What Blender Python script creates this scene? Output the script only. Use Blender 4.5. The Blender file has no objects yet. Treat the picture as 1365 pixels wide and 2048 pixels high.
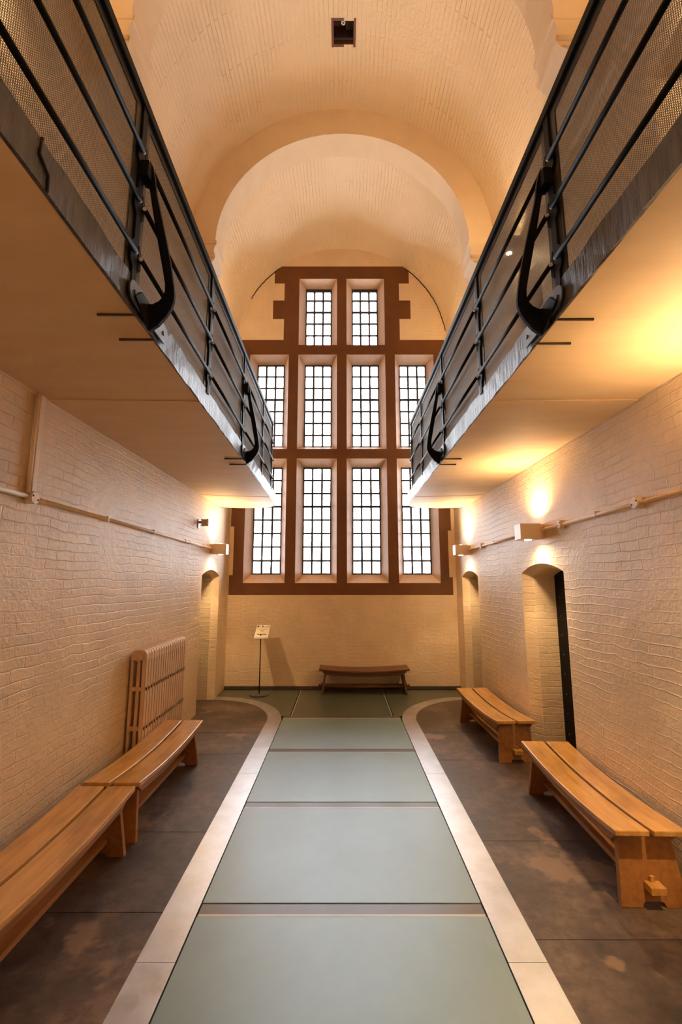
import bpy, bmesh, math, random
from mathutils import Vector, Matrix
random.seed(7)
PI = math.pi
S = bpy.context.scene
COL = S.collection

# ------------------------------------------------------------------ measures
XL, XR = -2.18, 2.20            # side walls
YE, YN = 8.83, -3.0             # window wall, wall behind the viewer
ZS = 6.85                       # springing of the vault
VC, VA, VB = 0.01, 2.19, 2.22   # vault axis, half width, rise

# ------------------------------------------------------------------ materials
def new_mat(name):
    m = bpy.data.materials.new(name); m.use_nodes = True
    nt = m.node_tree
    return m, nt, nt.nodes['Principled BSDF']

def node(nt, kind, **kw):
    n = nt.nodes.new(kind)
    for k, v in kw.items():
        if k in n.inputs: n.inputs[k].default_value = v
        else: setattr(n, k, v)
    return n

def ramp(nt, src, stops):
    r = nt.nodes.new('ShaderNodeValToRGB')
    el = r.color_ramp.elements
    while len(el) < len(stops): el.new(0.5)
    for e, (p, c) in zip(el, stops):
        e.position = p; e.color = (*c, 1) if len(c) == 3 else c
    nt.links.new(src, r.inputs[0])
    return r

def plain(name, col, rough=0.5, metal=0.0, spec=0.5):
    m, nt, b = new_mat(name)
    b.inputs['Base Color'].default_value = (*col, 1)
    b.inputs['Roughness'].default_value = rough
    b.inputs['Metallic'].default_value = metal
    b.inputs['Specular IOR Level'].default_value = spec
    return m

def brick_paint(name, col, strength=0.5, row=0.076, width=0.24, rough=0.5, var=0.12, dist=0.012):
    """thickly painted brickwork; the UV map is in metres"""
    m, nt, b = new_mat(name)
    L = nt.links.new
    uv = node(nt, 'ShaderNodeUVMap')
    n1 = node(nt, 'ShaderNodeTexNoise', Scale=2.2, Detail=3.0, Roughness=0.6)
    L(uv.outputs[0], n1.inputs['Vector'])
    sub = node(nt, 'ShaderNodeVectorMath', operation='SUBTRACT'); sub.inputs[1].default_value = (.5, .5, .5)
    L(n1.outputs['Color'], sub.inputs[0])
    sc = node(nt, 'ShaderNodeVectorMath', operation='SCALE'); sc.inputs['Scale'].default_value = dist * 7
    L(sub.outputs[0], sc.inputs[0])
    add = node(nt, 'ShaderNodeVectorMath', operation='ADD')
    L(uv.outputs[0], add.inputs[0]); L(sc.outputs[0], add.inputs[1])
    br = node(nt, 'ShaderNodeTexBrick', offset=0.5, Scale=1.0)
    br.inputs['Mortar Size'].default_value = 0.007
    br.inputs['Mortar Smooth'].default_value = 0.9
    br.inputs['Brick Width'].default_value = width
    br.inputs['Row Height'].default_value = row
    br.inputs['Color1'].default_value = (.75, .75, .75, 1); br.inputs['Color2'].default_value = (1, 1, 1, 1)
    br.inputs['Mortar'].default_value = (0, 0, 0, 1)
    L(add.outputs[0], br.inputs['Vector'])
    # how strongly the joints show varies over the wall
    n2 = node(nt, 'ShaderNodeTexNoise', Scale=1.3, Detail=2.0); L(uv.outputs[0], n2.inputs['Vector'])
    n3 = node(nt, 'ShaderNodeTexNoise', Scale=26.0, Detail=4.0, Roughness=0.65); L(add.outputs[0], n3.inputs['Vector'])
    n4 = node(nt, 'ShaderNodeTexNoise', Scale=7.0, Detail=3.0); L(uv.outputs[0], n4.inputs['Vector'])
    mul = node(nt, 'ShaderNodeMath', operation='MULTIPLY'); L(br.outputs['Color'], mul.inputs[0])
    mr = node(nt, 'ShaderNodeMapRange'); L(n2.outputs['Fac'], mr.inputs[0])
    mr.inputs[1].default_value = .35; mr.inputs[2].default_value = .65; mr.inputs[3].default_value = .06; mr.inputs[4].default_value = .62
    L(mr.outputs[0], mul.inputs[1])
    a1 = node(nt, 'ShaderNodeMath', operation='MULTIPLY_ADD'); a1.inputs[1].default_value = .8; L(n3.outputs['Fac'], a1.inputs[0]); L(mul.outputs[0], a1.inputs[2])
    a2 = node(nt, 'ShaderNodeMath', operation='MULTIPLY_ADD'); a2.inputs[1].default_value = 1.1; L(n4.outputs['Fac'], a2.inputs[0]); L(a1.outputs[0], a2.inputs[2])
    bp = node(nt, 'ShaderNodeBump', Strength=strength, Distance=0.012); L(a2.outputs[0], bp.inputs['Height'])
    L(bp.outputs[0], b.inputs['Normal'])
    r = ramp(nt, n1.outputs['Fac'], [(.3, tuple(c * (1 - var) for c in col)), (.7, col)])
    # hairline cracks and chips
    n5 = node(nt, 'ShaderNodeTexNoise', Scale=9.0, Detail=6.0, Roughness=.75); L(add.outputs[0], n5.inputs['Vector'])
    ck = ramp(nt, n5.outputs['Fac'], [(.265, (.35, .26, .18)), (.285, (1, 1, 1))])
    mx = node(nt, 'ShaderNodeMix', data_type='RGBA', blend_type='MULTIPLY'); mx.inputs[0].default_value = .7
    L(r.outputs[0], mx.inputs[6]); L(ck.outputs[0], mx.inputs[7])
    jr = ramp(nt, br.outputs['Fac'], [(.35, (1, 1, 1)), (1, (.91, .88, .85))])
    mj = node(nt, 'ShaderNodeMix', data_type='RGBA', blend_type='MULTIPLY'); L(mr.outputs[0], mj.inputs[0])
    L(mx.outputs[2], mj.inputs[6]); L(jr.outputs[0], mj.inputs[7]); L(mj.outputs[2], b.inputs['Base Color'])
    b.inputs['Roughness'].default_value = rough
    return m

def noisy(name, c1, c2, rough=.5, scale=(6, 6, 6), detail=5, bump=.15, metal=0, lo=.35, hi=.65, rvar=0, bd=.004, spec=.5):
    m, nt, b = new_mat(name); L = nt.links.new
    tc = node(nt, 'ShaderNodeTexCoord')
    mp = node(nt, 'ShaderNodeMapping'); mp.inputs['Scale'].default_value = scale
    L(tc.outputs['Object'], mp.inputs[0])
    n = node(nt, 'ShaderNodeTexNoise', Scale=1.0, Detail=detail, Roughness=.62); L(mp.outputs[0], n.inputs['Vector'])
    r = ramp(nt, n.outputs['Fac'], [(lo, c1), (hi, c2)])
    L(r.outputs[0], b.inputs['Base Color'])
    if bump:
        bp = node(nt, 'ShaderNodeBump', Strength=bump, Distance=bd); L(n.outputs['Fac'], bp.inputs['Height']); L(bp.outputs[0], b.inputs['Normal'])
    b.inputs['Roughness'].default_value = rough; b.inputs['Metallic'].default_value = metal
    b.inputs['Specular IOR Level'].default_value = spec
    if rvar:
        mr = node(nt, 'ShaderNodeMapRange'); L(n.outputs['Fac'], mr.inputs[0])
        mr.inputs[1].default_value = .3; mr.inputs[2].default_value = .7
        mr.inputs[3].default_value = rough - rvar; mr.inputs[4].default_value = rough + rvar
        L(mr.outputs[0], b.inputs['Roughness'])
    return m

CREAM = (.785, .60, .395)
M = {}
M['wall'] = brick_paint('cream_painted_brick', CREAM, .55)
M['vault'] = brick_paint('cream_painted_vault', (.84, .66, .44), .9, row=.062, width=1.1, rough=.55, dist=.008, var=.06)
M['plaster'] = noisy('cream_plaster', (.71, .49, .27), (.77, .555, .325), .6, (1.2, 5, 5), 6, .35, bd=.006)
M['trim'] = noisy('cream_stone_trim', (.75, .58, .375), (.79, .62, .41), .6, (4, 4, 4), 5, .2)
M['brown'] = noisy('brown_paint', (.12, .036, .005), (.15, .046, .007), .55, (3, 3, 3), 4, .1)
M['splay'] = noisy('pale_pink_paint', (.64, .47, .345), (.72, .53, .395), .55, (9, 9, 3), 5, .15)
M['lead'] = plain('dark_glazing_bar', (.035, .032, .04), .45)
M['black'] = noisy('black_painted_steel', (.005, .005, .006), (.009, .008, .009), .5, (20, 20, 20), 3, .05, spec=.10)
M['steel'] = noisy('blue_grey_steel', (.07, .075, .09), (.14, .145, .165), .36, (9, 9, 9), 4, .05, metal=.6)
M['meshwire'] = plain('grey_brown_wire', (.23, .205, .18), .45, .3)
M['meshframe'] = plain('dull_bronze_frame', (.038, .035, .031), .42, .3)
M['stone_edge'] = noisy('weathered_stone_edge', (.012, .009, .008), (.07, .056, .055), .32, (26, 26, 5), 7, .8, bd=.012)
M['white'] = plain('white_plastic', (.8, .78, .75), .4)
M['pipe'] = noisy('cream_painted_pipe', (.80, .64, .46), (.86, .70, .51), .5, (30, 30, 30), 3, .08)
M['radiator'] = noisy('tan_painted_iron', (.60, .41, .255), (.66, .46, .295), .6, (20, 20, 20), 3, .06)
M['lampbody'] = plain('pale_powder_coat', (.74, .60, .46), .4)
M['door'] = plain('black_iron_door', (.004, .0035, .0035), .6, 0, .15)
M['darkgap'] = plain('dark_gap', (.012, .010, .009), .8)
M['hatch'] = noisy('brown_hatch_lining', (.12, .04, .015), (.19, .065, .024), .6, (6, 6, 6), 4, .2)
M['skirt'] = noisy('dark_skirting', (.05, .035, .022), (.085, .06, .04), .5, (8, 8, 8), 4, .1)

def flagstone():
    m, nt, b = new_mat('brown_flagstone'); L = nt.links.new
    tc = node(nt, 'ShaderNodeTexCoord')
    def nz(s, d, r=.6):
        n = node(nt, 'ShaderNodeTexNoise', Scale=s, Detail=d, Roughness=r); L(tc.outputs['Object'], n.inputs['Vector']); return n
    a, c, d = nz(1.5, 8, .66), nz(11, 7, .7), nz(.9, 5, .6)
    r1 = ramp(nt, a.outputs['Fac'], [(.32, (.026, .015, .010)), (.50, (.082, .051, .036)), (.66, (.175, .115, .076))])
    r2 = ramp(nt, c.outputs['Fac'], [(.30, (.30, .27, .26)), (.55, (1, 1, 1)), (.78, (1.4, 1.36, 1.3))])
    mx = node(nt, 'ShaderNodeMix', data_type='RGBA', blend_type='MULTIPLY'); mx.inputs[0].default_value = .8
    L(r1.outputs[0], mx.inputs[6]); L(r2.outputs[0], mx.inputs[7])
    # worn tan patches
    r3 = ramp(nt, d.outputs['Fac'], [(.60, (0, 0, 0)), (.625, (1, 1, 1))])
    mx2 = node(nt, 'ShaderNodeMix', data_type='RGBA'); L(r3.outputs[0], mx2.inputs[0])
    L(mx.outputs[2], mx2.inputs[6]); mx2.inputs[7].default_value = (.185, .115, .072, 1)
    L(mx2.outputs[2], b.inputs['Base Color'])
    # scattered pale grit
    bp = node(nt, 'ShaderNodeBump', Strength=.4, Distance=.006); L(c.outputs['Fac'], bp.inputs['Height']); L(bp.outputs[0], b.inputs['Normal'])
    mr = node(nt, 'ShaderNodeMapRange'); L(a.outputs['Fac'], mr.inputs[0])
    mr.inputs[1].default_value = .3; mr.inputs[2].default_value = .7; mr.inputs[3].default_value = .38; mr.inputs[4].default_value = .58
    L(mr.outputs[0], b.inputs['Roughness'])
    return m
M['flag'] = flagstone()

def wood(name, c1, c2, rough=.25):
    m, nt, b = new_mat(name); L = nt.links.new
    tc = node(nt, 'ShaderNodeTexCoord')
    oi = node(nt, 'ShaderNodeObjectInfo')
    cx = node(nt, 'ShaderNodeCombineXYZ'); L(oi.outputs['Random'], cx.inputs[1]); L(oi.outputs['Random'], cx.inputs[2])
    off = node(nt, 'ShaderNodeVectorMath', operation='MULTIPLY_ADD'); off.inputs[1].default_value = (7, 7, 7)
    L(cx.outputs[0], off.inputs[0]); L(tc.outputs['Object'], off.inputs[2])
    mp = node(nt, 'ShaderNodeMapping'); mp.inputs['Scale'].default_value = (1.6, 26, 26); L(off.outputs[0], mp.inputs[0])
    n = node(nt, 'ShaderNodeTexNoise', Scale=1.0, Detail=6, Roughness=.6); L(mp.outputs[0], n.inputs['Vector'])
    mp2 = node(nt, 'ShaderNodeMapping'); mp2.inputs['Scale'].default_value = (2.2, 5, 5); L(off.outputs[0], mp2.inputs[0])
    n2 = node(nt, 'ShaderNodeTexNoise', Scale=1.0, Detail=4, Roughness=.6); L(mp2.outputs[0], n2.inputs['Vector'])
    r = ramp(nt, n.outputs['Fac'], [(.3, c1), (.7, c2)])
    r2 = ramp(nt, n2.outputs['Fac'], [(.32, (.62, .58, .52)), (.55, (1, 1, 1))])
    mx = node(nt, 'ShaderNodeMix', data_type='RGBA', blend_type='MULTIPLY'); mx.inputs[0].default_value = .75
    L(r.outputs[0], mx.inputs[6]); L(r2.outputs[0], mx.inputs[7]); L(mx.outputs[2], b.inputs['Base Color'])
    bp = node(nt, 'ShaderNodeBump', Strength=.12, Distance=.002); L(n.outputs['Fac'], bp.inputs['Height']); L(bp.outputs[0], b.inputs['Normal'])
    b.inputs['Roughness'].default_value = rough
    return m
M['oak'] = wood('oiled_oak', (.46, .225, .053), (.62, .33, .095))
M['oak_shaded'] = wood('shaded_oak', (.27, .105, .026), (.38, .165, .046), .42)  # legs, aprons, stretcher: oak with the shade below the seat in its colour

M['oak_far_shaded'] = wood('far_shaded_oak', (.10, .032, .009), (.165, .058, .017), .36)  # far bench: oak darkened in colour to stand for the shaded hall end

def frosted(name, c1, c2, rough):
    m, nt, b = new_mat(name); L = nt.links.new
    tc = node(nt, 'ShaderNodeTexCoord')
    n = node(nt, 'ShaderNodeTexNoise', Scale=2.5, Detail=5, Roughness=.6); L(tc.outputs['Object'], n.inputs['Vector'])
    r = ramp(nt, n.outputs['Fac'], [(.3, c1), (.7, c2)]); L(r.outputs[0], b.inputs['Base Color'])
    mr = node(nt, 'ShaderNodeMapRange'); L(n.outputs['Fac'], mr.inputs[0])
    mr.inputs[3].default_value = rough - .06; mr.inputs[4].default_value = rough + .06
    L(mr.outputs[0], b.inputs['Roughness'])
    b.inputs['Specular IOR Level'].default_value = 1.0; b.inputs['IOR'].default_value = 1.6
    return m
M['frost'] = frosted('frosted_green_glass', (.115, .205, .232), (.15, .245, .275), .42)
M['frost_shaded'] = frosted('frosted_shaded_glass', (.045, .055, .032), (.06, .07, .042), .42)  # same floor glass, shade of bench and wall put into the colour
M['clear_edge'] = plain('glass_over_beam', (.11, .095, .088), .35)
M['pale_edge'] = plain('pale_glass_bevel', (.45, .47, .46), .35)
M['band'] = noisy('brushed_steel_band', (.46, .46, .475), (.58, .58, .595), .38, (5, 5, 5), 6, .06, metal=.93, rvar=.07)
M['bandline'] = plain('light_steel_line', (.30, .22, .17), .35, .5)

def pane_mat():
    m = bpy.data.materials.new('window_glass'); m.use_nodes = True
    nt = m.node_tree; nt.nodes.clear(); L = nt.links.new
    out = nt.nodes.new('ShaderNodeOutputMaterial')
    t = nt.nodes.new('ShaderNodeBsdfTransparent'); t.inputs[0].default_value = (.97, .98, 1, 1)
    g = nt.nodes.new('ShaderNodeBsdfGlossy'); g.inputs['Roughness'].default_value = .05
    f = nt.nodes.new('ShaderNodeFresnel'); f.inputs[0].default_value = 1.45
    x = nt.nodes.new('ShaderNodeMixShader'); L(f.outputs[0], x.inputs[0]); L(t.outputs[0], x.inputs[1]); L(g.outputs[0], x.inputs[2])
    L(x.outputs[0], out.inputs[0]); return m
M['pane'] = pane_mat()

def emit(name, col, s):
    m, nt, b = new_mat(name)
    b.inputs['Base Color'].default_value = (*col, 1)
    b.inputs['Emission Color'].default_value = (*col, 1); b.inputs['Emission Strength'].default_value = s
    return m
M['lens'] = emit('lit_lamp_lens', (1, .86, .62), 12)

# ------------------------------------------------------------------ helpers
def link(o, parent=None):
    COL.objects.link(o)
    if parent: o.parent = parent
    return o

def tag(o, label=None, cat=None, group=None, kind=None):
    if label: o['label'] = label
    if cat: o['category'] = cat
    if group: o['group'] = group
    if kind: o['kind'] = kind
    return o

def thing(name, loc, label, cat, group=None, rz=0):
    o = bpy.data.objects.new(name, None); o.empty_display_size = .1
    o.location = loc; o.rotation_euler = (0, 0, rz)
    link(o); return tag(o, label, cat, group)

def copy_tree(o, parent=None):
    c = o.copy(); link(c, parent)
    for ch in list(o.children): copy_tree(ch, c)
    return c

class MB:
    def __init__(s): s.bm = bmesh.new(); s.mi = 0
    def face(s, pts, mi=None):
        f = s.bm.faces.new([s.bm.verts.new(p) for p in pts]); f.material_index = s.mi if mi is None else mi; return f
    def box(s, x0, x1, y0, y1, z0, z1, T=None):
        v = [Vector((x, y, z)) for z in (z0, z1) for y in (y0, y1) for x in (x0, x1)]
        if T: v = [T(p) if callable(T) else T @ p for p in v]
        v = [s.bm.verts.new(p) for p in v]
        for q in ((0, 2, 3, 1), (4, 5, 7, 6), (0, 1, 5, 4), (2, 6, 7, 3), (0, 4, 6, 2), (1, 3, 7, 5)):
            f = s.bm.faces.new([v[i] for i in q]); f.material_index = s.mi
    def prism(s, pts, d):
        """closed polygon of 3-D points swept by d (a vector, or one vector per point)"""
        a = [s.bm.verts.new(p) for p in pts]
        b = [s.bm.verts.new(Vector(p) + Vector(d)) for p in pts]
        n = len(a); fs = [s.bm.faces.new(a[::-1]), s.bm.faces.new(b)]
        for i in range(n): fs.append(s.bm.faces.new((a[i], a[(i + 1) % n], b[(i + 1) % n], b[i])))
        for f in fs: f.material_index = s.mi
    def tube(s, pts, r, n=10, cap=True):
        pts = [Vector(p) for p in pts]; rings = []
        up = None
        for i, p in enumerate(pts):
            t = ((pts[min(i + 1, len(pts) - 1)] - pts[max(i - 1, 0)])).normalized()
            if up is None: up = Vector((0, 0, 1)) if abs(t.z) < .9 else Vector((1, 0, 0))
            a = t.cross(up).normalized(); b2 = a.cross(t).normalized(); up = b2
            rings.append([s.bm.verts.new(p + r * (math.cos(2 * PI * k / n) * a + math.sin(2 * PI * k / n) * b2)) for k in range(n)])
        for A, B in zip(rings, rings[1:]):
            for k in range(n):
                f = s.bm.faces.new((A[k], A[(k + 1) % n], B[(k + 1) % n], B[k])); f.smooth = True; f.material_index = s.mi
        if cap:
            for r_ in (rings[0][::-1], rings[-1]):
                f = s.bm.faces.new(r_); f.material_index = s.mi
    def build(s, name, mats, parent=None, smooth=False, bevel=0, origin=None):
        me = bpy.data.meshes.new(name)
        bmesh.ops.recalc_face_normals(s.bm, faces=s.bm.faces)
        o0 = Vector(origin) if origin is not None else (Vector(parent.location) if parent and parent.rotation_euler.z == 0 and parent.parent is None else Vector((0, 0, 0)))
        if parent is not None and parent.parent is not None and origin is None:
            o0 = Vector(parent.parent.location) if parent.parent.rotation_euler.z == 0 else Vector((0, 0, 0))
        for v in s.bm.verts: v.co -= o0
        if smooth:
            for f in s.bm.faces: f.smooth = True
        s.bm.to_mesh(me); s.bm.free()
        for m in (mats if isinstance(mats, (list, tuple)) else [mats]): me.materials.append(m)
        metric_uv(me, o0)
        o = link(bpy.data.objects.new(name, me), parent)
        if parent is None: o.location = o0
        if bevel:
            bv = o.modifiers.new('Bevel', 'BEVEL'); bv.width = bevel; bv.segments = 2; bv.limit_method = 'ANGLE'; bv.angle_limit = math.radians(40)
        return o

def metric_uv(me, o0=Vector((0, 0, 0))):
    uv = me.uv_layers.new(name='UVMap')
    for p in me.polygons:
        n = p.normal; ax = max(range(3), key=lambda i: abs(n[i]))
        for li in p.loop_indices:
            c = me.vertices[me.loops[li].vertex_index].co + o0
            uv.data[li].uv = (c.y, c.z) if ax == 0 else ((c.x, c.z) if ax == 1 else (c.y, c.x))

def structure(name, mb, mats, label=None, **kw):
    o = mb.build(name, mats, origin=(0, 0, 0), **kw); o['kind'] = 'structure'
    if label: o['label'] = label
    return o

# ------------------------------------------------------------------ side walls with arched door recesses
def arch_line(y0, y1, z0, zs, za, n=12):
    """outline of an opening, near bottom -> over the arch -> far bottom (y, z)"""
    pts = [(y0, z0)]
    for k in range(n + 1):
        t = k / n; y = y0 + (y1 - y0) * t
        pts.append((y, zs + (za - zs) * (1 - (2 * t - 1) ** 2)))
    pts.append((y1, z0)); return pts

def side_wall(name, X, sgn, openings, label):
    """sgn: +1 if the wall mass lies toward +X. openings: (y0, y1, z0, zspring, zapex)"""
    mb = MB(); N = 12
    cols = {}
    for o in openings: cols.setdefault((o[0], o[1]), []).append(o)
    y = YN
    for (y0, y1), os_ in sorted(cols.items()):
        mb.face([(X, y, -.06), (X, y0, -.06), (X, y0, ZS), (X, y, ZS)])
        os_ = sorted(os_, key=lambda o: o[2])
        for k in range(N):
            ya, yb = y0 + (y1 - y0) * k / N, y0 + (y1 - y0) * (k + 1) / N
            def zt(o, t): return o[3] + (o[4] - o[3]) * (1 - (2 * t - 1) ** 2)
            lo = [(0, 0)]; segs = []
            za = zb = -.06
            for o in os_:
                if o[2] > za + 1e-4: mb.face([(X, ya, za), (X, yb, zb), (X, yb, o[2]), (X, ya, o[2])])
                za, zb = zt(o, k / N), zt(o, (k + 1) / N)
            mb.face([(X, ya, za), (X, yb, zb), (X, yb, ZS), (X, ya, ZS)])
        for o in os_:
            A = arch_line(*o)
            B = arch_line(o[0] + .10, o[1] - .12, o[2], o[3] - .03, o[4] - .05)
            for (P, xp), (Q, xq) in (((A, X), (B, X + sgn * .10)), ((B, X + sgn * .10), (B, X + sgn * .42))):
                for i in range(len(P) - 1):
                    mb.face([(xp, *P[i]), (xp, *P[i + 1]), (xq, *Q[i + 1]), (xq, *Q[i])])
        y = y1
    mb.face([(X, y, -.06), (X, YE, -.06), (X, YE, ZS), (X, y, ZS)])
    return structure(name, mb, M['wall'], label)

LD = (7.16, 8.18, -.06, 2.06, 2.16)
RA, RB, RC = (7.42, 8.40, -.06, 2.05, 2.15), (4.55, 5.61, -.06, 2.06, 2.16), (1.72, 2.72, -.06, 2.06, 2.16)
UP = 3.44
up = lambda o: (o[0], o[1], UP, UP + o[3] - .02, UP + o[4] - .02)
side_wall('wall_left', XL, -1, [LD], 'left cream painted brick wall below and above the gallery')
side_wall('wall_right', XR, 1, [RA, RB, RC, up(RA), up(RB), up(RC)], 'right cream painted brick wall with arched cell doorways')

nd = 0
def cell_door(X, sgn, o, label, studs=False):
    global nd; nd += 1
    B = arch_line(o[0] + .10, o[1] - .12, o[2], o[3] - .03, o[4] - .05)
    mb = MB(); x0 = X + sgn * .34
    mb.prism([(x0, *p) for p in B], (sgn * .06, 0, 0))
    d = structure('door_%d' % nd, mb, M['door'], label)
    if not studs: return
    ya, yb = o[0] + .10, o[1] - .12
    for yy in (ya + .06, (ya + yb) / 2, yb - .10):
        for k in range(9):
            sm = MB(); zz = o[2] + .12 + k * .215
            r = .012; ring = [(x0, yy + r * math.cos(a), zz + r * math.sin(a)) for a in [i * PI / 4 for i in range(8)]]
            tip = (x0 - sgn * .008, yy, zz)
            for i in range(8): sm.face([ring[i], ring[(i + 1) % 8], tip])
            bmesh.ops.remove_doubles(sm.bm, verts=sm.bm.verts, dist=1e-5)
            sm.build('stud', M['steel'], d, origin=(0, 0, 0))
    for zz in (o[2] + .45, o[2] + 1.55):
        hb = MB(); hb.box(x0 - .006, x0, ya + .02, yb - .02, zz, zz + .06)
        hb.build('iron_strap', M['door'], d, origin=(0, 0, 0))
cell_door(XL, -1, LD, 'dark iron door deep in the doorway of the left wall')
cell_door(XR, 1, RA, 'iron cell door in the right wall doorway nearest the window wall')
cell_door(XR, 1, RB, 'black studded iron cell door behind the two right-hand benches', True)
cell_door(XR, 1, RC, 'iron cell door of the nearest right doorway, beyond the frame')
for o, w in ((RA, 'farthest'), (RB, 'middle'), (RC, 'nearest')):
    cell_door(XR, 1, up(o), w + ' upper cell door on the right gallery behind the mesh')

# ------------------------------------------------------------------ window wall
cols4 = [(-1.90, -1.10), (-.90, -.10), (.10, .90), (1.10, 1.90)]
WIN = []     # front rect x0 x1 z0 z1, back rect, rows
for i, (a, b_) in enumerate(cols4):
    WIN.append((a, b_, 1.94, 4.40, a + .112, b_ - .112, 2.105, 4.285, 8))
for i, (a, b_) in enumerate(cols4):
    WIN.append((a, b_, 4.60, 6.625, a + .112, b_ - .112, 4.715, 6.52, 7))
for (a, b_) in cols4[1:3]:
    WIN.append((a, b_, 6.84, 8.35, a + .118, b_ - .118, 6.93, 8.285, 5))
def is_brown(x, z):
    if z < 1.714 or z > 8.642: return False
    if z < 6.95:
        if x < -2.10 and (2.09 < z < 3.03): return False
        if x > 2.07 and (2.05 < z < 2.95): return False
        return -2.17 < x < 2.135
    h = 1.215
    if z > 8.24: h = 1.43
    elif z > 7.847: h = 1.215
    elif z > 7.423: h = 1.45
    return abs(x) < h
xs = sorted({XL, -2.17, -2.10, -1.45, -1.43, -1.215, 1.215, 1.43, 1.45, 2.07, 2.135, XR} | {w[0] for w in WIN} | {w[1] for w in WIN})
zs = sorted({-.2, 0, 1.714, 2.05, 2.09, 2.95, 3.03, 6.95, 7.423, 7.847, 8.24, 8.642, 9.3} | {w[2] for w in WIN} | {w[3] for w in WIN})
mb = MB()
for xa, xb in zip(xs, xs[1:]):
    for za, zb in zip(zs, zs[1:]):
        xc, zc = (xa + xb) / 2, (za + zb) / 2
        if any(w[0] < xc < w[1] and w[2] < zc < w[3] for w in WIN): continue
        mb.face([(xa, YE, za), (xb, YE, za), (xb, YE, zb), (xa, YE, zb)], 1 if is_brown(xc, zc) else 0)
YG = YE + .25
for w in WIN:
    F = [(w[0], YE, w[2]), (w[1], YE, w[2]), (w[1], YE, w[3]), (w[0], YE, w[3])]
    B = [(w[4], YG, w[6]), (w[5], YG, w[6]), (w[5], YG, w[7]), (w[4], YG, w[7])]
    C = [(p[0], YG + .09, p[2]) for p in B]
    for i in range(4):
        j = (i + 1) % 4
        mb.face([F[i], F[j], B[j], B[i]], 2); mb.face([B[i], B[j], C[j], C[i]], 2)
structure('wall_far', mb, [M['wall'], M['brown'], M['splay']], 'cream brick window wall with brown painted stone surround')
mb = MB(); mb.face([(XL, YN, 0), (XR, YN, 0), (XR, YN, 9.3), (XL, YN, 9.3)])
structure('wall_near', mb, M['wall'])

wf = bpy.data.objects['wall_far']
for a0, a1 in ((8, 52), (128, 152)):
    mb = MB(); pts = []
    for k in range(25):
        a = math.radians(a0 + (a1 - a0) * k / 24)
        pts.append((VC + (VA - .012) * math.cos(a) + random.uniform(-.006, .006), YE - .002, ZS + (VB - .012) * math.sin(a) + random.uniform(-.006, .006)))
    mb.tube(pts, .009, 5); mb.build('crack', M['darkgap'], wf, origin=(0, 0, 0))

for k, w in enumerate(WIN):
    x0, x1, z0, z1, rows = w[4], w[5], w[6], w[7], w[8]
    y0 = YG + .012
    f = MB(); t = .026
    f.box(x0, x0 + t, y0, y0 + .05, z0, z1); f.box(x1 - t, x1, y0, y0 + .05, z0, z1)
    f.box(x0 + t, x1 - t, y0, y0 + .05, z0, z0 + t); f.box(x0 + t, x1 - t, y0, y0 + .05, z1 - t * (2.6 if rows == 5 else 1.3), z1)
    row = ['bottom row', 'middle row', 'top row'][0 if k < 4 else (1 if k < 8 else 2)]
    pos = ['far left', 'left of centre', 'right of centre', 'far right'][k % 4] if k < 8 else ['left', 'right'][k - 8]
    o = structure('window_%d' % (k + 1), f, M['lead'], 'tall leaded window, %s one of the %s' % (pos, row))
    g = MB()
    for i in (1, 2):
        x = x0 + (x1 - x0) * i / 3; g.box(x - .020, x + .020, y0 + .008, y0 + .036, z0 + t, z1 - t)
    for i in range(1, rows):
        z = z0 + (z1 - z0) * i / rows
        th = .018
        if (rows, i) in ((5, 3), (7, 4), (8, 5)): th = .024
        g.box(x0 + t, x1 - t, y0 + .004, y0 + .040, z - th, z + th)
    g.build('glazing_bars', M['lead'], o, origin=(0, 0, 0))
    p = MB(); p.box(x0 + t * .5, x1 - t * .5, y0 + .020, y0 + .024, z0 + t * .5, z1 - t * .5)
    p.build('pane', M['pane'], o, origin=(0, 0, 0))
    if rows == 5:
        l = MB(); xm = (x0 + x1) / 2 - .02
        l.tube([(xm, y0 - .004, z1 - .05), (xm, y0 - .012, z1 - .015), (xm - .004, y0 - .02, z1 + .01)], .006, 6)
        l.build('catch', M['steel'], o, origin=(0, 0, 0))
    # daylight is sampled through the opening
    li = bpy.data.lights.new('window_daylight', 'AREA'); li.shape = 'RECTANGLE'; li.size = x1 - x0; li.size_y = z1 - z0
    li.cycles.is_portal = True
    lo = bpy.data.objects.new('window_daylight', li); lo.location = ((x0 + x1) / 2, YG + .088, (z0 + z1) / 2)
    lo.rotation_euler = (-PI / 2, 0, 0); link(lo)

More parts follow.
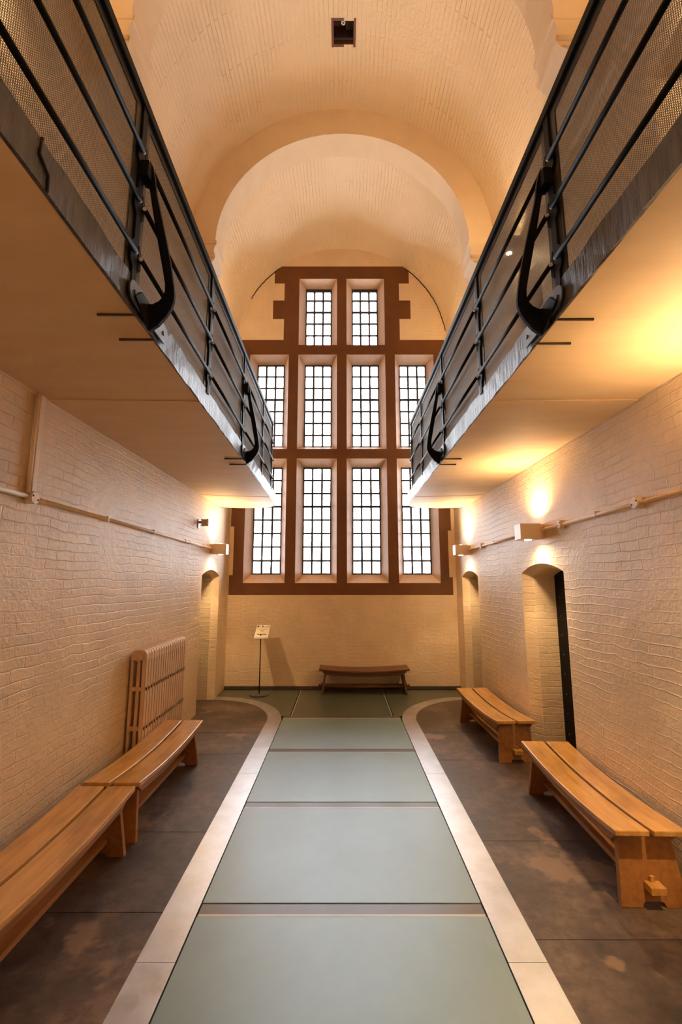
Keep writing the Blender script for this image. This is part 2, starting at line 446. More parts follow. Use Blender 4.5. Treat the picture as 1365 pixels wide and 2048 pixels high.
# ------------------------------------------------------------------ vaulted ceiling, ribs, hatch
HX0, HX1, HY0, HY1 = -.105, .155, 4.80, 5.06
def vz(x): return ZS + VB * math.sqrt(max(0, 1 - ((x - VC) / VA) ** 2))
ang = [PI * k / 72 for k in range(73)]
vx = sorted({round(VC + VA * math.cos(a), 5) for a in ang if not (HX0 - .03 < VC + VA * math.cos(a) < HX1 + .03)} | {HX0, HX1})
vy = [YN, HY0, HY1, YE + .001]
me = bpy.data.meshes.new('ceiling'); bm = bmesh.new(); uvl = bm.loops.layers.uv.new('UVMap')
arc = [0.0]
for a, b_ in zip(vx, vx[1:]): arc.append(arc[-1] + math.hypot(b_ - a, vz(b_) - vz(a)))
grid = [[bm.verts.new((x, y, vz(x))) for y in vy] for x in vx]
for i in range(len(vx) - 1):
    for j in range(3):
        if j == 1 and HX0 - 1e-4 <= vx[i] and vx[i + 1] <= HX1 + 1e-4: continue
        f = bm.faces.new((grid[i][j], grid[i + 1][j], grid[i + 1][j + 1], grid[i][j + 1])); f.smooth = True
        for lp, (ii, jj) in zip(f.loops, ((i, j), (i + 1, j), (i + 1, j + 1), (i, j + 1))): lp[uvl].uv = (vy[jj], arc[ii])
bm.to_mesh(me); bm.free(); me.materials.append(M['vault'])
ce = link(bpy.data.objects.new('ceiling', me)); ce['kind'] = 'structure'; ce['label'] = 'cream painted brick barrel vault'

h = thing('ceiling_hatch', ((HX0 + HX1) / 2, (HY0 + HY1) / 2, 9.06), 'square brown-lined opening in the crown of the vault', 'hatch')
mb = MB(); zt = 9.36; zb = 9.062
mb.box(HX0 - .03, HX0, HY0 - .03, HY1 + .03, zb, zt); mb.box(HX1, HX1 + .03, HY0 - .03, HY1 + .03, zb, zt)
mb.box(HX0, HX1, HY0 - .03, HY0, zb + .004, zt); mb.box(HX0, HX1, HY1, HY1 + .03, zb + .004, zt)
mb.box(HX0 - .03, HX1 + .03, HY0 - .03, HY1 + .03, zt, zt + .03)
mb.build('shaft', M['hatch'], h)
mb = MB(); mb.box(HX0, HX1, HY1 - .07, HY1 - .045, 9.075, 9.10); mb.build('ledge', M['darkgap'], h)
mb = MB(); mb.box(HX0 + .16, HX1, HY0, HY1 - .07, 9.20, 9.23); mb.build('flap', M['skirt'], h)
mb = MB(); mb.tube([(.02, HY0 + .035, 9.20), (.02, HY0 + .035, 9.085)], .007, 8); mb.tube([(.02, HY0 + .035, 9.10), (.02, HY0 + .035, 9.085)], .026, 16)
mb.build('ring', M['white'], h)
mb = MB(); mb.tube([(.02, HY0 + .035, 9.0855), (.02, HY0 + .035, 9.080)], .013, 12); mb.build('sensor_eye', M['steel'], h)

RIB_R, RIB_Z = 1.84, 6.79
def rib(n, y0, y1, label):
    mb = MB(); K = 64
    def inner(a): return (VC + RIB_R * math.cos(a), RIB_Z + RIB_R * math.sin(a))
    def outer(a): return (VC + (VA + .02) * math.cos(a), ZS + (VB + .02) * math.sin(a))
    for k in range(K):
        a, b_ = PI * k / K, PI * (k + 1) / K
        ia, ib, oa, ob = inner(a), inner(b_), outer(a), outer(b_)
        for y in (y0, y1): mb.face([(ia[0], y, ia[1]), (ib[0], y, ib[1]), (ob[0], y, ob[1]), (oa[0], y, oa[1])])
        f = mb.face([(ia[0], y0, ia[1]), (ib[0], y0, ib[1]), (ib[0], y1, ib[1]), (ia[0], y1, ia[1])]); f.smooth = True
    # moulded imposts on both sides
    prof = [(.36, RIB_Z + .05), (.36, 6.83), (.375, 6.83), (.375, 6.775), (.36, 6.765), (.345, 6.72), (.335, 6.68), (.34, 6.64),
            (.355, 6.61), (.36, 6.575), (.35, 6.535), (.32, 6.50), (.27, 6.47), (.22, 6.43), (.18, 6.37), (.15, 6.30), (.13, 6.22), (.06, 6.17), (0, 6.15), (-.03, 6.15), (-.03, RIB_Z + .05)]
    for X, s in ((XL, 1), (XR, -1)):
        mb.prism([(X + s * o, y0 - .003, z) for o, z in prof], (0, y1 - y0 + .006, 0))
        # the mouldings return across the front of the pier
        for yy, s_ in ((y0, -1), (y1, 1)):
            a, b_ = sorted((X, X + s * .372)); c, d = sorted((yy, yy + s_ * .016)); mb.box(a, b_, c, d, 6.775, 6.829)
            mb.tube([(X, yy, 6.578), (X + s * .345, yy, 6.578)], .026, 10); mb.tube([(X, yy, 6.50), (X + s * .30, yy, 6.50)], .012, 8)
    return structure('trim_%d' % n, mb, M['trim'], label)
rib(1, 5.90, 6.27, 'far transverse arch rib on moulded corbels, nearest the windows')
rib(2, 3.25, 3.62, 'near transverse arch rib on moulded corbels, at the top of the view')
rib(3, .60, .97, 'transverse arch rib behind the viewer')

# ------------------------------------------------------------------ floor
def curve_out(s, off, n=14):
    """plan of the border's edge on side s: straight, then a quarter ellipse to the wall"""
    X = XL if s < 0 else XR
    x0 = s * (1.07 - off); y1 = 8.04 + off * 1.05
    pts = [(x0, YN), (x0, 6.80)]
    for k in range(1, n + 1):
        a = PI / 2 * k / n
        pts.append((X + (x0 - X) * math.cos(a), 6.80 + (y1 - 6.80) * math.sin(a)))
    return pts
mb = MB()
mb.mi = 1; mb.face([(XL - .5, YN, -.03), (XR + .5, YN, -.03), (XR + .5, YE, -.03), (XL - .5, YE, -.03)]); mb.mi = 0
joints = {-1: [YN, -1.2, .45, 1.75, 3.055, 3.944, 5.60, 6.36], 1: [YN, -1.0, .4, 1.65, 2.844, 3.817, 5.42, 6.36]}
for s in (-1, 1):
    X = XL - .5 if s < 0 else XR + .5
    xo = s * 1.07
    for ya, yb in zip(joints[s], joints[s][1:]):
        mb.prism([(xo, ya + .003, -.03), (X, ya + .003, -.03), (X, yb - .003, -.03), (xo, yb - .003, -.03)], (0, 0, .03 + random.uniform(-.001, .001)))
    cp = [p for p in curve_out(s, 0) if p[1] > 6.37]
    mb.prism([(xo, 6.363, -.03)] + [(x, y, -.03) for x, y in cp] + [(X, 8.04, -.03), (X, 6.363, -.03)], (0, 0, .03))
    mb.mi = 0
floor = structure('floor', mb, [M['flag'], M['darkgap']], 'worn brown stone flag floor')
for s, nm, wd in ((-1, 4, 'left'), (1, 5, 'right')):
    mb = MB()
    A, B = curve_out(s, 0), curve_out(s, .205)
    A = A[:1] + [(A[0][0], y) for y in (2.693, 5.05)] + A[1:]; B = B[:1] + [(B[0][0], y) for y in (2.693, 5.05)] + B[1:]
    for i in range(len(A) - 1):
        e0, e1 = (.0015 if i in (1, 2) else 0), (.0015 if i in (0, 1) else 0)
        P = [Vector((*A[i], -.03)), Vector((*A[i + 1], -.03)), Vector((*B[i + 1], -.03)), Vector((*B[i], -.03))]
        if i < 3:
            P[0].y += e0; P[3].y += e0; P[1].y -= e1; P[2].y -= e1
        mb.prism(P, (0, 0, .031))
    # bright line along the outer edge
    mb.mi = 1
    A2 = curve_out(s, .012)
    A0 = curve_out(s, 0)
    for i in range(1, len(A0) - 1):
        mb.prism([(*A0[i], .0012), (*A0[i + 1], .0012), (*A2[i + 1], .0012), (*A2[i], .0012)], (0, 0, .0012))
    structure('trim_%d' % nm, mb, [M['band'], M['bandline']], wd + ' brushed steel border of the glass floor, curving to the wall')

# glass floor
def glass_panel(x0, x1, y0, y1, label, mat, beam_far=True):
    t = thing('glass_floor_panel', ((x0 + x1) / 2, (y0 + y1) / 2, -.03), label, 'glass floor', 'frosted glass floor panels')
    yb = y1 - (.085 if beam_far else 0)
    mb = MB(); mb.box(x0, x1, y0, yb - .02 * beam_far, -.03, -.0005)
    mb.build('frosted_glass', mat, t, bevel=.002)
    if beam_far:
        mb = MB(); mb.box(x0 + .004, x1 - .004, yb - .02, yb, -.03, -.0005); mb.build('pale_edge', M['pale_edge'], t)
        mb = MB(); mb.box(x0 + .004, x1 - .004, yb, y1, -.03, -.0005); mb.build('clear_edge', M['clear_edge'], t)
    return t
gy = [-.86, .45, 1.81, 3.133, 4.441, 5.759, 7.082]
glab = [None, 'glass floor panel under the viewer, nearest of the strip, out of sight', 'large frosted glass floor panel cut by the bottom of the view',
        'frosted glass floor panel in front of the near benches, second from the viewer', 'frosted glass floor panel, third from the viewer, brightest with window reflection',
        'frosted glass floor panel, last full-width one before the shade-toned end panels']
for i in range(1, 6):
    glass_panel(-.858, .858, gy[i] + .006, gy[i + 1] - .006, glab[i], M['frost'])
glass_panel(-.742, .742, 7.088, 8.76, 'glass floor panel toned dark green for shade, under the bench at the window wall', M['frost_shaded'], False)
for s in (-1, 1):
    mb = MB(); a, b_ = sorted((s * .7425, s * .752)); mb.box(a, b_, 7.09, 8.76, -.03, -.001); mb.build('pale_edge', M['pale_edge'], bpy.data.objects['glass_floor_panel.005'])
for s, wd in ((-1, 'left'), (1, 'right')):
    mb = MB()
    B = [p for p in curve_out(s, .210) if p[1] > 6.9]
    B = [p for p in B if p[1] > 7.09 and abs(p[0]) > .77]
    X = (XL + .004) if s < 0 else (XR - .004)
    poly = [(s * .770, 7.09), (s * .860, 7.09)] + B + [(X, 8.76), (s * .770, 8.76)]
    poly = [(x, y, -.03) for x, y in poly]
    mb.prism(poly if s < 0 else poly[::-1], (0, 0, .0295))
    o = mb.build('glass_floor_panel', M['frost_shaded'], origin=(s * 1.4, 8.2, -.03))
    tag(o, 'curved glass floor panel toned dark green for shade, at the %s end by the window wall' % wd, 'glass floor', 'frosted glass floor panels')

mb = MB(); mb.box(XL + .002, XR - .002, YE - .035, YE - .001, 0, .055)
structure('baseboard_far', mb, M['skirt'], 'low dark skirting strip along the window wall', bevel=.004)

# ------------------------------------------------------------------ balconies
RY0 = -.54
class Side:
    def __init__(s, sg): s.sg = sg
    def x(s, Y):
        return (-1.03 - .012 * (Y - 2)) if s.sg < 0 else 1.09
    def zb(s, Y): return 3.282 - .0065 * (Y - 2)
    def P(s, Y, o, z): return Vector((s.x(Y) - s.sg * o, Y, z))      # o: metres out over the hall
    def zf(s, Y): return s.zb(Y) + .16
def plan(sd, off=0.0):
    """edge of the slab in plan (inset by off): straight run, then the curve back to the wall"""
    X = XL if sd.sg < 0 else XR
    pts = [(sd.x(y) + sd.sg * off, y) for y in (YN, -1, .1, 1.385, 2.4, 3.2, 4.05, 5.0, 6.0, 6.9, 7.40)]
    xe, y0, y1 = sd.x(7.40), 7.40, 8.10
    for k in range(1, 13):
        a = PI / 2 * k / 12
        pts.append((X + (xe - X) * math.cos(a) ** .75 + sd.sg * off * math.cos(a), y0 + (y1 - off - y0) * math.sin(a) ** 1.0))
    return pts
def zslab(sd, x, y):
    X = XL if sd.sg < 0 else XR
    t = min(1, max(0, (x - X) / (sd.x(y) - X))); return 3.287 * (1 - t) + sd.zb(y) * t
for sg, wd in ((-1, 'left'), (1, 'right')):
    sd = Side(sg); X = XL if sg < 0 else XR
    b = thing('gallery_balcony', (X, 3.0, 3.28), wd + ' stone gallery balcony projecting over the hall', 'balcony')
    pl = plan(sd, .012); mb = MB()
    segj = [(YN, 1.385), (1.385, 3.2), (3.2, 4.05), (4.05, 6.9), (6.9, 99)]
    for q, (ya, yb) in enumerate(segj):
        g = [p for p in pl if ya - 1e-6 <= p[1] <= yb + 1e-6]
        top, bot = [], []
        dz = (0, .004, -.002, .003, -.001)[q]
        g = [(x, y) for x, y in g if abs(x - X) > .004]; Xw = X - sg * .003
        ring = [(Xw, g[0][1])] + g + [(Xw, g[-1][1])]
        v0 = [mb.bm.verts.new((x, y, zslab(sd, x, y) + dz)) for x, y in ring]
        v1 = [mb.bm.verts.new((x, y, zslab(sd, x, y) + .155)) for x, y in ring]
        mb.bm.faces.new(v0); mb.bm.faces.new(v1)
        for i in range(len(ring)):
            j = (i + 1) % len(ring); mb.bm.faces.new((v0[i], v0[j], v1[j], v1[i]))
    mb.build('deck', M['plaster'], b)
    # weathered stone edge, chipped along its top and bottom
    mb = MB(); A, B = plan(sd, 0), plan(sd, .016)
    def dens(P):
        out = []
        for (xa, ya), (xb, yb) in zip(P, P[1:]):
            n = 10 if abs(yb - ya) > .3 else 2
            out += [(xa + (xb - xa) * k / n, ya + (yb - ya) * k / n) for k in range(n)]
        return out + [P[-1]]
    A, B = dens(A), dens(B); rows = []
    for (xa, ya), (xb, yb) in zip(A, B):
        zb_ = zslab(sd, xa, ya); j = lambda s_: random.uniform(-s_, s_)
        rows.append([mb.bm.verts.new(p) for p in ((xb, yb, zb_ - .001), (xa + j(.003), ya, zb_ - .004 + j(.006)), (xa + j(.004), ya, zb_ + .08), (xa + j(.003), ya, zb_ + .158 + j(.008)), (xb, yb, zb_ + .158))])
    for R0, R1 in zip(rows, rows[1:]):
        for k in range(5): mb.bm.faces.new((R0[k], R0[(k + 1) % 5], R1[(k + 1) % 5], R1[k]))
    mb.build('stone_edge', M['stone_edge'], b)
    if sg < 0:   # scarf joint cut in the stone edge near the viewer
        mb = MB(); mb.tube([sd.P(1.335, .003, 3.445), sd.P(1.33, .003, 3.38), sd.P(1.385, .003, 3.345), sd.P(1.385, .003, 3.285)], .005, 6)
        mb.build('scarf_joint', M['darkgap'], b)

    # ---- railing
    posts = [-.54, .77, 2.04 if sg < 0 else 2.08, 3.36, 4.68, 5.99, 6.88]
    ZT = 4.455
    r = thing('gallery_railing', sd.P(2, 0, 3.44), 'black steel gallery railing with wire mesh along the %s balcony' % wd, 'railing')
    W = lambda p: sd.P(p.y, p.x, p.z)       # local (out, along, z) -> world
    hb = MB(); hb.box(-.030, .014, posts[0], posts[-1] + .03, ZT - .055, ZT, W)
    hb.build('handrail', M['black'], r, bevel=.004)
    rods = (3.555, 3.84, 4.12)
    for q, y in enumerate(posts):
        zb_ = sd.zf(y) - .03
        pb = MB(); pb.box(-.012, .006, y - .026, y + .026, zb_, ZT - .056, W)
        po = pb.build('post', M['black'], r, bevel=.002)
        for z in rods:
            for s_ in (-1, 1):
                if q in (0, len(posts) - 1) and (s_ < 0) == (q == 0): continue
                lb = MB()
                oo = [(y + s_ * .027, z - .075), (y + s_ * .055, z - .045), (y + s_ * .055, z + .045), (y + s_ * .027, z + .075)]
                lb.prism([sd.P(a, .000, c) for a, c in oo], sd.P(y, .008, 0) - sd.P(y, 0, 0))
                lb.build('lug', M['black'], po, origin=r.location)
    for (ya, yb) in zip(posts, posts[1:]):
        for z in rods:
            rb = MB(); rb.tube([sd.P(ya + .030, .020, z), sd.P(yb - .030, .020, z)], .0125, 10)
            ro = rb.build('rod', M['black'], r)
            for ca, cb in ((yb - .031, yb - .022), (ya + .031, ya + .022)):
                eb = MB(); eb.tube([sd.P(ca, .020, z), sd.P(cb, .020, z)], .0095, 10)
                eb.build('rod_cap', M['white'], ro, origin=r.location)
        # woven mesh in a flat frame, a little behind the posts
        y0, y1 = ya + .031, yb - .031; z0, z1 = sd.zf((ya + yb) / 2) + .004, ZT - .054
        o_ = -.012
        mbm = MB(); p = .0090; w = .0010
        n = int((y1 - y0 - .05) / p)
        for k in range(n + 1):
            yy = y0 + .025 + k * p; mbm.box(o_ - w, o_ + w, yy - w, yy + w, z0, z1 - .02, W)
        n = int((z1 - z0 - .02) / p)
        for k in range(n + 1):
            zz = z0 + k * p; mbm.box(o_ - w - .0012, o_ + w - .0012, y0 + .02, y1 - .02, zz - w, zz + w, W)
        mp_ = mbm.build('mesh_panel', M['meshwire'], r)
        fb = MB()
        fb.box(o_ - .004, o_ + .006, y0, y0 + .048, z0, z1, W); fb.box(o_ - .004, o_ + .006, y1 - .048, y1, z0, z1, W)
        fb.box(o_ - .004, o_ + .006, y0 + .048, y1 - .048, z1 - .045, z1, W)
        fb.build('panel_frame', M['meshframe'], mp_, origin=r.location)
    # return across the end of the balcony
    ye = posts[-1] + .02; eb = MB()
    xa = sd.x(ye); 
    eb.box(min(xa, X) + .0, max(xa, X), ye - .02, ye + .012, ZT - .055, ZT)
    eb.build('end_handrail', M['black'], r, bevel=.004)
    for z in rods:
        rb = MB(); rb.tube([sd.P(ye - .01, .020, z), sd.P(ye + .03, .012, z), sd.P(ye + .042, -.03, z), (X, ye + .042, z)], .0125, 8); rb.build('rod', M['black'], r)
    em = MB()
    xs0, xs1 = min(xa, X) + .03, max(xa, X) - .03; z0, z1 = 3.43, ZT - .06
    for k in range(int((xs1 - xs0) / .0088)): em.box(xs0 + k * .0088 - .0013, xs0 + k * .0088 + .0013, ye - .0013, ye + .0013, z0, z1)
    for k in range(int((z1 - z0) / .0088)): em.box(xs0, xs1, ye, ye + .0026, z0 + k * .0088 - .0013, z0 + k * .0088 + .0013)
    em.build('mesh_panel', M['meshwire'], r)

    # ---- curved brackets
    prof = [(.004, 4.075, 2.046), (.051, 4.075, 2.046), (.060, 4.02, 2.056), (.067, 3.942, 2.072), (.090, 3.83, 2.095), (.113, 3.717, 2.117), (.134, 3.60, 2.141), (.150, 3.481, 2.164),
            (.154, 3.44, 2.17), (.150, 3.405, 2.178), (.134, 3.365, 2.187), (.107, 3.327, 2.194), (.067, 3.285, 2.203), (.020, 3.255, 2.208), (.006, 3.262, 2.208),
            (.006, 3.395, 2.184), (.035, 3.388, 2.184), (.070, 3.402, 2.179), (.093, 3.425, 2.175), (.103, 3.455, 2.170), (.104, 3.49, 2.164), (.094, 3.56, 2.148),
            (.083, 3.625, 2.135), (.064, 3.74, 2.112), (.047, 3.854, 2.089), (.036, 3.94, 2.070), (.028, 3.975, 2.064), (.004, 3.982, 2.062)]
    for yo, where in ((posts[2] - 2.04, 'nearest the viewer'), (posts[4] - 2.04, 'farther along, toward the windows')):
        bk = thing('railing_bracket', sd.P(2.2 + yo, 0, 3.36), 'curved black steel bracket on the %s balcony edge, %s' % (wd, where), 'bracket', 'curved brackets bracing the gallery railings')
        dz = sd.zb(2.2 + yo) - sd.zb(2.2)
        ab = MB(); P1 = [sd.P(y + yo, o + .004, z + dz * max(0, min(1, (4 - z) / .5))) for o, z, y in prof]
        ab.prism(P1, (0, .024, 0)); ab.build('arm', M['black'], bk, bevel=.002)
        # head that grips the post
        hb = MB(); hb.box(-.02, .05, 2.012 + yo, 2.075 + yo, 3.985, 4.078, W); hb.build('clamp', M['black'], bk, bevel=.006)
        # flat dark wedge lying on the plate
        fb = MB(); q = lambda y, z: sd.P(y + yo, .013, z + dz)
        fb.prism([q(2.035, 3.335), q(2.10, 3.40), q(2.19, 3.40), q(2.21, 3.262), q(2.16, 3.272)], sd.P(2, .012, 0) - sd.P(2, 0, 0)); fb.build('foot', M['black'], bk, bevel=.002)
        # round-ended plate on the stone edge
        pb = MB(); pts = []
        c0, c1, rr = 2.045, 2.415, .058; zc = 3.358 + dz
        for k in range(11): a = PI / 2 + PI * k / 10; pts.append((c0 + rr * math.cos(a), zc + rr * math.sin(a)))
        for k in range(11): a = -PI / 2 + PI * k / 10; pts.append((c1 + rr * math.cos(a), zc + rr * math.sin(a)))
        pb.prism([sd.P(y + yo, .006, z) for y, z in pts], sd.P(2, .010, 0) - sd.P(2, 0, 0))
        pl_ = pb.build('plate', M['steel'], bk, bevel=.002)
        for c in (c0, c1):
            bb = MB(); bb.tube([sd.P(c + yo, .015, zc), sd.P(c + yo, .021, zc)], .013, 12); bb.build('bolt', M['steel'], pl_, origin=bk.location)
        for y in (2.11, 2.345):
            tb = MB(); zz = sd.zb(y + yo)
            tb.box(-.20, -.0, y + yo - .004, y + yo + .004, zz - .006, zz + .01, W); tb.build('tie_bar', M['skirt'], bk)

# ------------------------------------------------------------------ wall lamps
def lamp(X, sgn, y, z, label, cat='lamp'):
    """up-and-down box light. sgn: direction into the hall"""
    t = thing('wall_lamp', (X, y, z), label, cat, 'box wall lamps')
    mb = MB(); a, b_ = sorted((X + sgn * .04, X + sgn * .255)); mb.box(a, b_, y - .085, y + .085, z - .085, z + .085); mb.build('housing', M['lampbody'], t, bevel=.003)
    a, b_ = sorted((X + sgn * .255, X + sgn * .262)); mb = MB(); mb.box(a, b_, y - .085, y + .085, z - .085, z + .085); mb.build('front_cover', M['white'], t, bevel=.002)
    a, b_ = sorted((X, X + sgn * .039)); mb = MB(); mb.box(a, b_, y - .078, y + .078, z - .078, z + .078); mb.build('wall_plate', M['lampbody'], t, bevel=.002)
    xc = X + sgn * .15
    for s in (-1, 1):
        mb = MB(); mb.tube([(xc, y, z + s * .086), (xc, y, z + s * .090)], .036, 20); mb.build('lens', M['lens'], t)
    return t
def spot(X, sgn, y, z, up_, down):
    xc = X + sgn * .15
    for s, e, ang_, bl in ((1, up_ * .22, 84, .9), (1, up_ * 1.45, 156, 1.0), (-1, down, 84, .35), (-1, down * 1.1, 165, 1.0)):
        l = bpy.data.lights.new('lamp_beam', 'SPOT'); l.energy = e; l.color = (1, .71, .385); l.spot_size = math.radians(ang_); l.spot_blend = bl; l.shadow_soft_size = .03
        o = bpy.data.objects.new('lamp_beam', l); o.location = (xc, y, z + s * .11); o.rotation_euler = (0 if s < 0 else PI, 0, 0); link(o)
EU, ED = 22, 18
LAMPS = [(XL, 1, 7.63, 2.50, 'pale box wall lamp above the left doorway'),
         (XR, -1, 7.85, 2.50, 'pale box wall lamp above the far right doorway'),
         (XR, -1, 4.99, 2.50, 'pale box wall lamp above the right doorway with the black door'),
         (XR, -1, 2.20, 2.50, 'pale box wall lamp above the nearest right doorway, just out of view'),
         (XR, -1, 5.02, 6.02, 'box wall lamp high on the right wall behind the gallery mesh'),
         (XL, 1, 7.63, 6.02, 'box wall lamp high on the left wall behind the gallery mesh'),
         (XR, -1, 2.20, 6.02, 'box wall lamp high on the right wall above the nearest upper door'),
         (XR, -1, 7.85, 6.02, 'box wall lamp high on the right wall near the windows'),
         (XL, 1, 2.20, 6.02, 'box wall lamp high on the left wall beside the viewer')]
for L_ in LAMPS:
    lamp(*L_); k_ = (2 if L_[2] == 2.20 and L_[0] > 0 else 1) if L_[3] < 4 else .85; spot(L_[0], L_[1], L_[2], L_[3], EU * min(k_, 1), ED * k_)
for X, sg in ((XL, 1), (XR, -1)):  # unseen lamps added behind the camera to give the hall more light
    for z in (2.50, 6.02):
        lamp(X, sg, -.6, z, 'added fill lamp behind the viewer on the %s, %s level' % ('left' if sg > 0 else 'right', 'upper' if z > 4 else 'lower'))
        k_ = 1.8 if z < 4 else .85; spot(X, sg, -.6, z, EU * k_, ED * k_)

# ------------------------------------------------------------------ conduit
def conduit(X, sgn, segs, boxes, clips, label, vertical=None):
    t = thing('conduit_pipe', (X, segs[0][0], segs[0][1]), label, 'pipe')
    xo = X + sgn * .028
    for (ya, za, yb, zb_) in segs:
        mb = MB(); mb.tube([(xo, ya, za), (xo, yb, zb_)], .016, 12); mb.build('pipe', M['pipe'], t)
    for (y, z) in boxes:
        mb = MB(); mb.tube([(X + sgn * .001, y, z), (X + sgn * .055, y, z)], .042, 20); jb = mb.build('junction_box', M['pipe'], t, bevel=.003)
        for s in (-1, 1):
            mb = MB(); mb.tube([(X + sgn * .055, y + s * .026, z - s * .012), (X + sgn * .058, y + s * .026, z - s * .012)], .006, 8)
            mb.build('screw', M['darkgap'], jb, origin=t.location)
    for (y, z) in clips:
        mb = MB(); a, b_ = sorted((X + sgn * .001, X + sgn * .046)); mb.box(a, b_, y - .011, y + .011, z - .024, z + .024); mb.build('clip', M['pipe'], t, bevel=.003)
    if vertical:
        y, z0, z1 = vertical
        mb = MB(); a, b_ = sorted((X, X + sgn * .036)); mb.box(a, b_, y - .005, y + .045, z0, z1); mb.build('vertical_channel', M['pipe'], t, bevel=.004)
        mb = MB(); mb.tube([(xo, y - .03, z0 - .02), (xo, y - .03, z1)], .0135, 10); mb.build('riser', M['pipe'], t)
    return t
conduit(XL, 1, [(-2.9, 2.535, 3.06, 2.535), (3.15, 2.53, 7.54, 2.505)], [(3.105, 2.53)], [(4.13, 2.526), (5.17, 2.521), (6.23, 2.513), (6.42, 2.512), (7.05, 2.508)],
        'cream painted conduit pipe along the left wall to the lamp', (3.09, 2.575, 3.275))
conduit(XR, -1, [(-2.9, 2.53, 2.11, 2.53), (2.29, 2.53, 4.90, 2.515)], [(3.29, 2.528), (4.47, 2.52)], [(3.84, 2.526), (2.7, 2.53)], 'cream painted conduit pipe on the right wall running out of view past the bench')
conduit(XR, -1, [(5.08, 2.515, 7.76, 2.51)], [(7.05, 2.51)], [(6.47, 2.512), (7.45, 2.51)], 'cream painted conduit pipe between the two right-hand lamps')
conduit(XR, -1, [(-2.9, 6.0, 4.93, 6.0)], [(3.77, 6.0), (3.0, 6.0)], [(2.4, 6.0), (4.4, 6.0)], 'dark looking conduit pipe high on the right wall behind the gallery mesh')

# motion sensor / small flood on the left wall
t = thing('security_sensor', (XL, 6.86, 2.85), 'small square sensor on a bracket high on the left wall', 'sensor')
mb = MB(); mb.box(XL, XL + .012, 6.82, 6.90, 2.76, 2.90); mb.build('bracket', M['steel'], t, bevel=.002)
mb = MB(); mb.box(XL + .012, XL + .05, 6.845, 6.875, 2.84, 2.87); mb.build('arm', M['steel'], t)
mb = MB(); mb.box(XL + .05, XL + .15, 6.84, 6.90, 2.80, 2.90); mb.build('head', M['radiator'], t, bevel=.004)
for x in (.055, .145):
    for z in (2.805, 2.895):
        mb = MB(); mb.tube([(XL + x, 6.832, z), (XL + x, 6.84, z)], .008, 8); mb.build('screw', M['darkgap'], t)

# ------------------------------------------------------------------ radiator
rt = thing('radiator', (-2.09, 5.4, 0), 'tall tan painted cast iron column radiator on the left wall', 'radiator')
n = 18; y0, y1 = 4.82, 6.02; p = (y1 - y0) / n
zb_, zt_ = .12, 1.27; xc = -2.075
for k in range(n):
    ya = y0 + k * p + .003; yb = y0 + (k + 1) * p - .003
    mb = MB()
    hw = .082                       # half depth
    for x0, x1 in ((-hw, -hw + .030), (-.017, .017), (hw - .034, hw)): mb.box(xc + x0, xc + x1, ya + .006, yb - .006, zb_ + .1, zt_ - .10)
    # rounded head and foot
    for zc, s in ((zt_ - .09, 1), (zb_ + .09, -1)):
        pts = [(xc - hw, zc - s * .02)]
        for i in range(9):
            a = PI - PI * i / 8; pts.append((xc + hw * math.copysign(abs(math.cos(a)) ** .55, math.cos(a)), zc + s * .088 * math.sin(a) ** .6))
        pts.append((xc + hw, zc - s * .02))
        mb.prism([(x, ya, z) for x, z in pts], (0, yb - ya, 0))
    for zc in (.50, .88): mb.box(xc - hw, xc + hw, ya + .008, yb - .008, zc - .022, zc + .022)
    ym, rr = (ya + yb) / 2, (yb - ya) / 2
    pr = [(xc + hw - .045, ya)] + [(xc + hw - .032 + .032 * math.sin(PI * i / 10), ym - rr * math.cos(PI * i / 10)) for i in range(11)] + [(xc + hw - .045, yb)]
    mb.prism([(x, y, zb_ + .05) for x, y in pr], (0, 0, zt_ - zb_ - .10))
    mb.build('section', M['radiator'], rt, bevel=.006)
mb = MB(); mb.tube([(xc, y0 - .01, zt_ - .09), (xc, y0 + .01, zt_ - .09)], .030, 16); mb.tube([(xc, y0 - .018, zt_ - .09), (xc, y0 - .01, zt_ - .09)], .014, 6); mb.build('end_plug', M['radiator'], rt)
for y in (y0 + .03, y1 - .03):
    mb = MB(); mb.box(xc - .05, xc + .05, y - .015, y + .015, 0, zb_ + .05); mb.build('foot', M['radiator'], rt)
mb = MB(); mb.tube([(xc, y0 - .10, 0), (xc, y0 - .10, .16), (xc, y0 - .085, .18), (xc, y0 + .01, .18)], .013, 8); mb.tube([(xc, y0 - .10, .18), (xc, y0 - .10, .26)], .022, 10)
mb.build('valve', M['pipe'], rt)

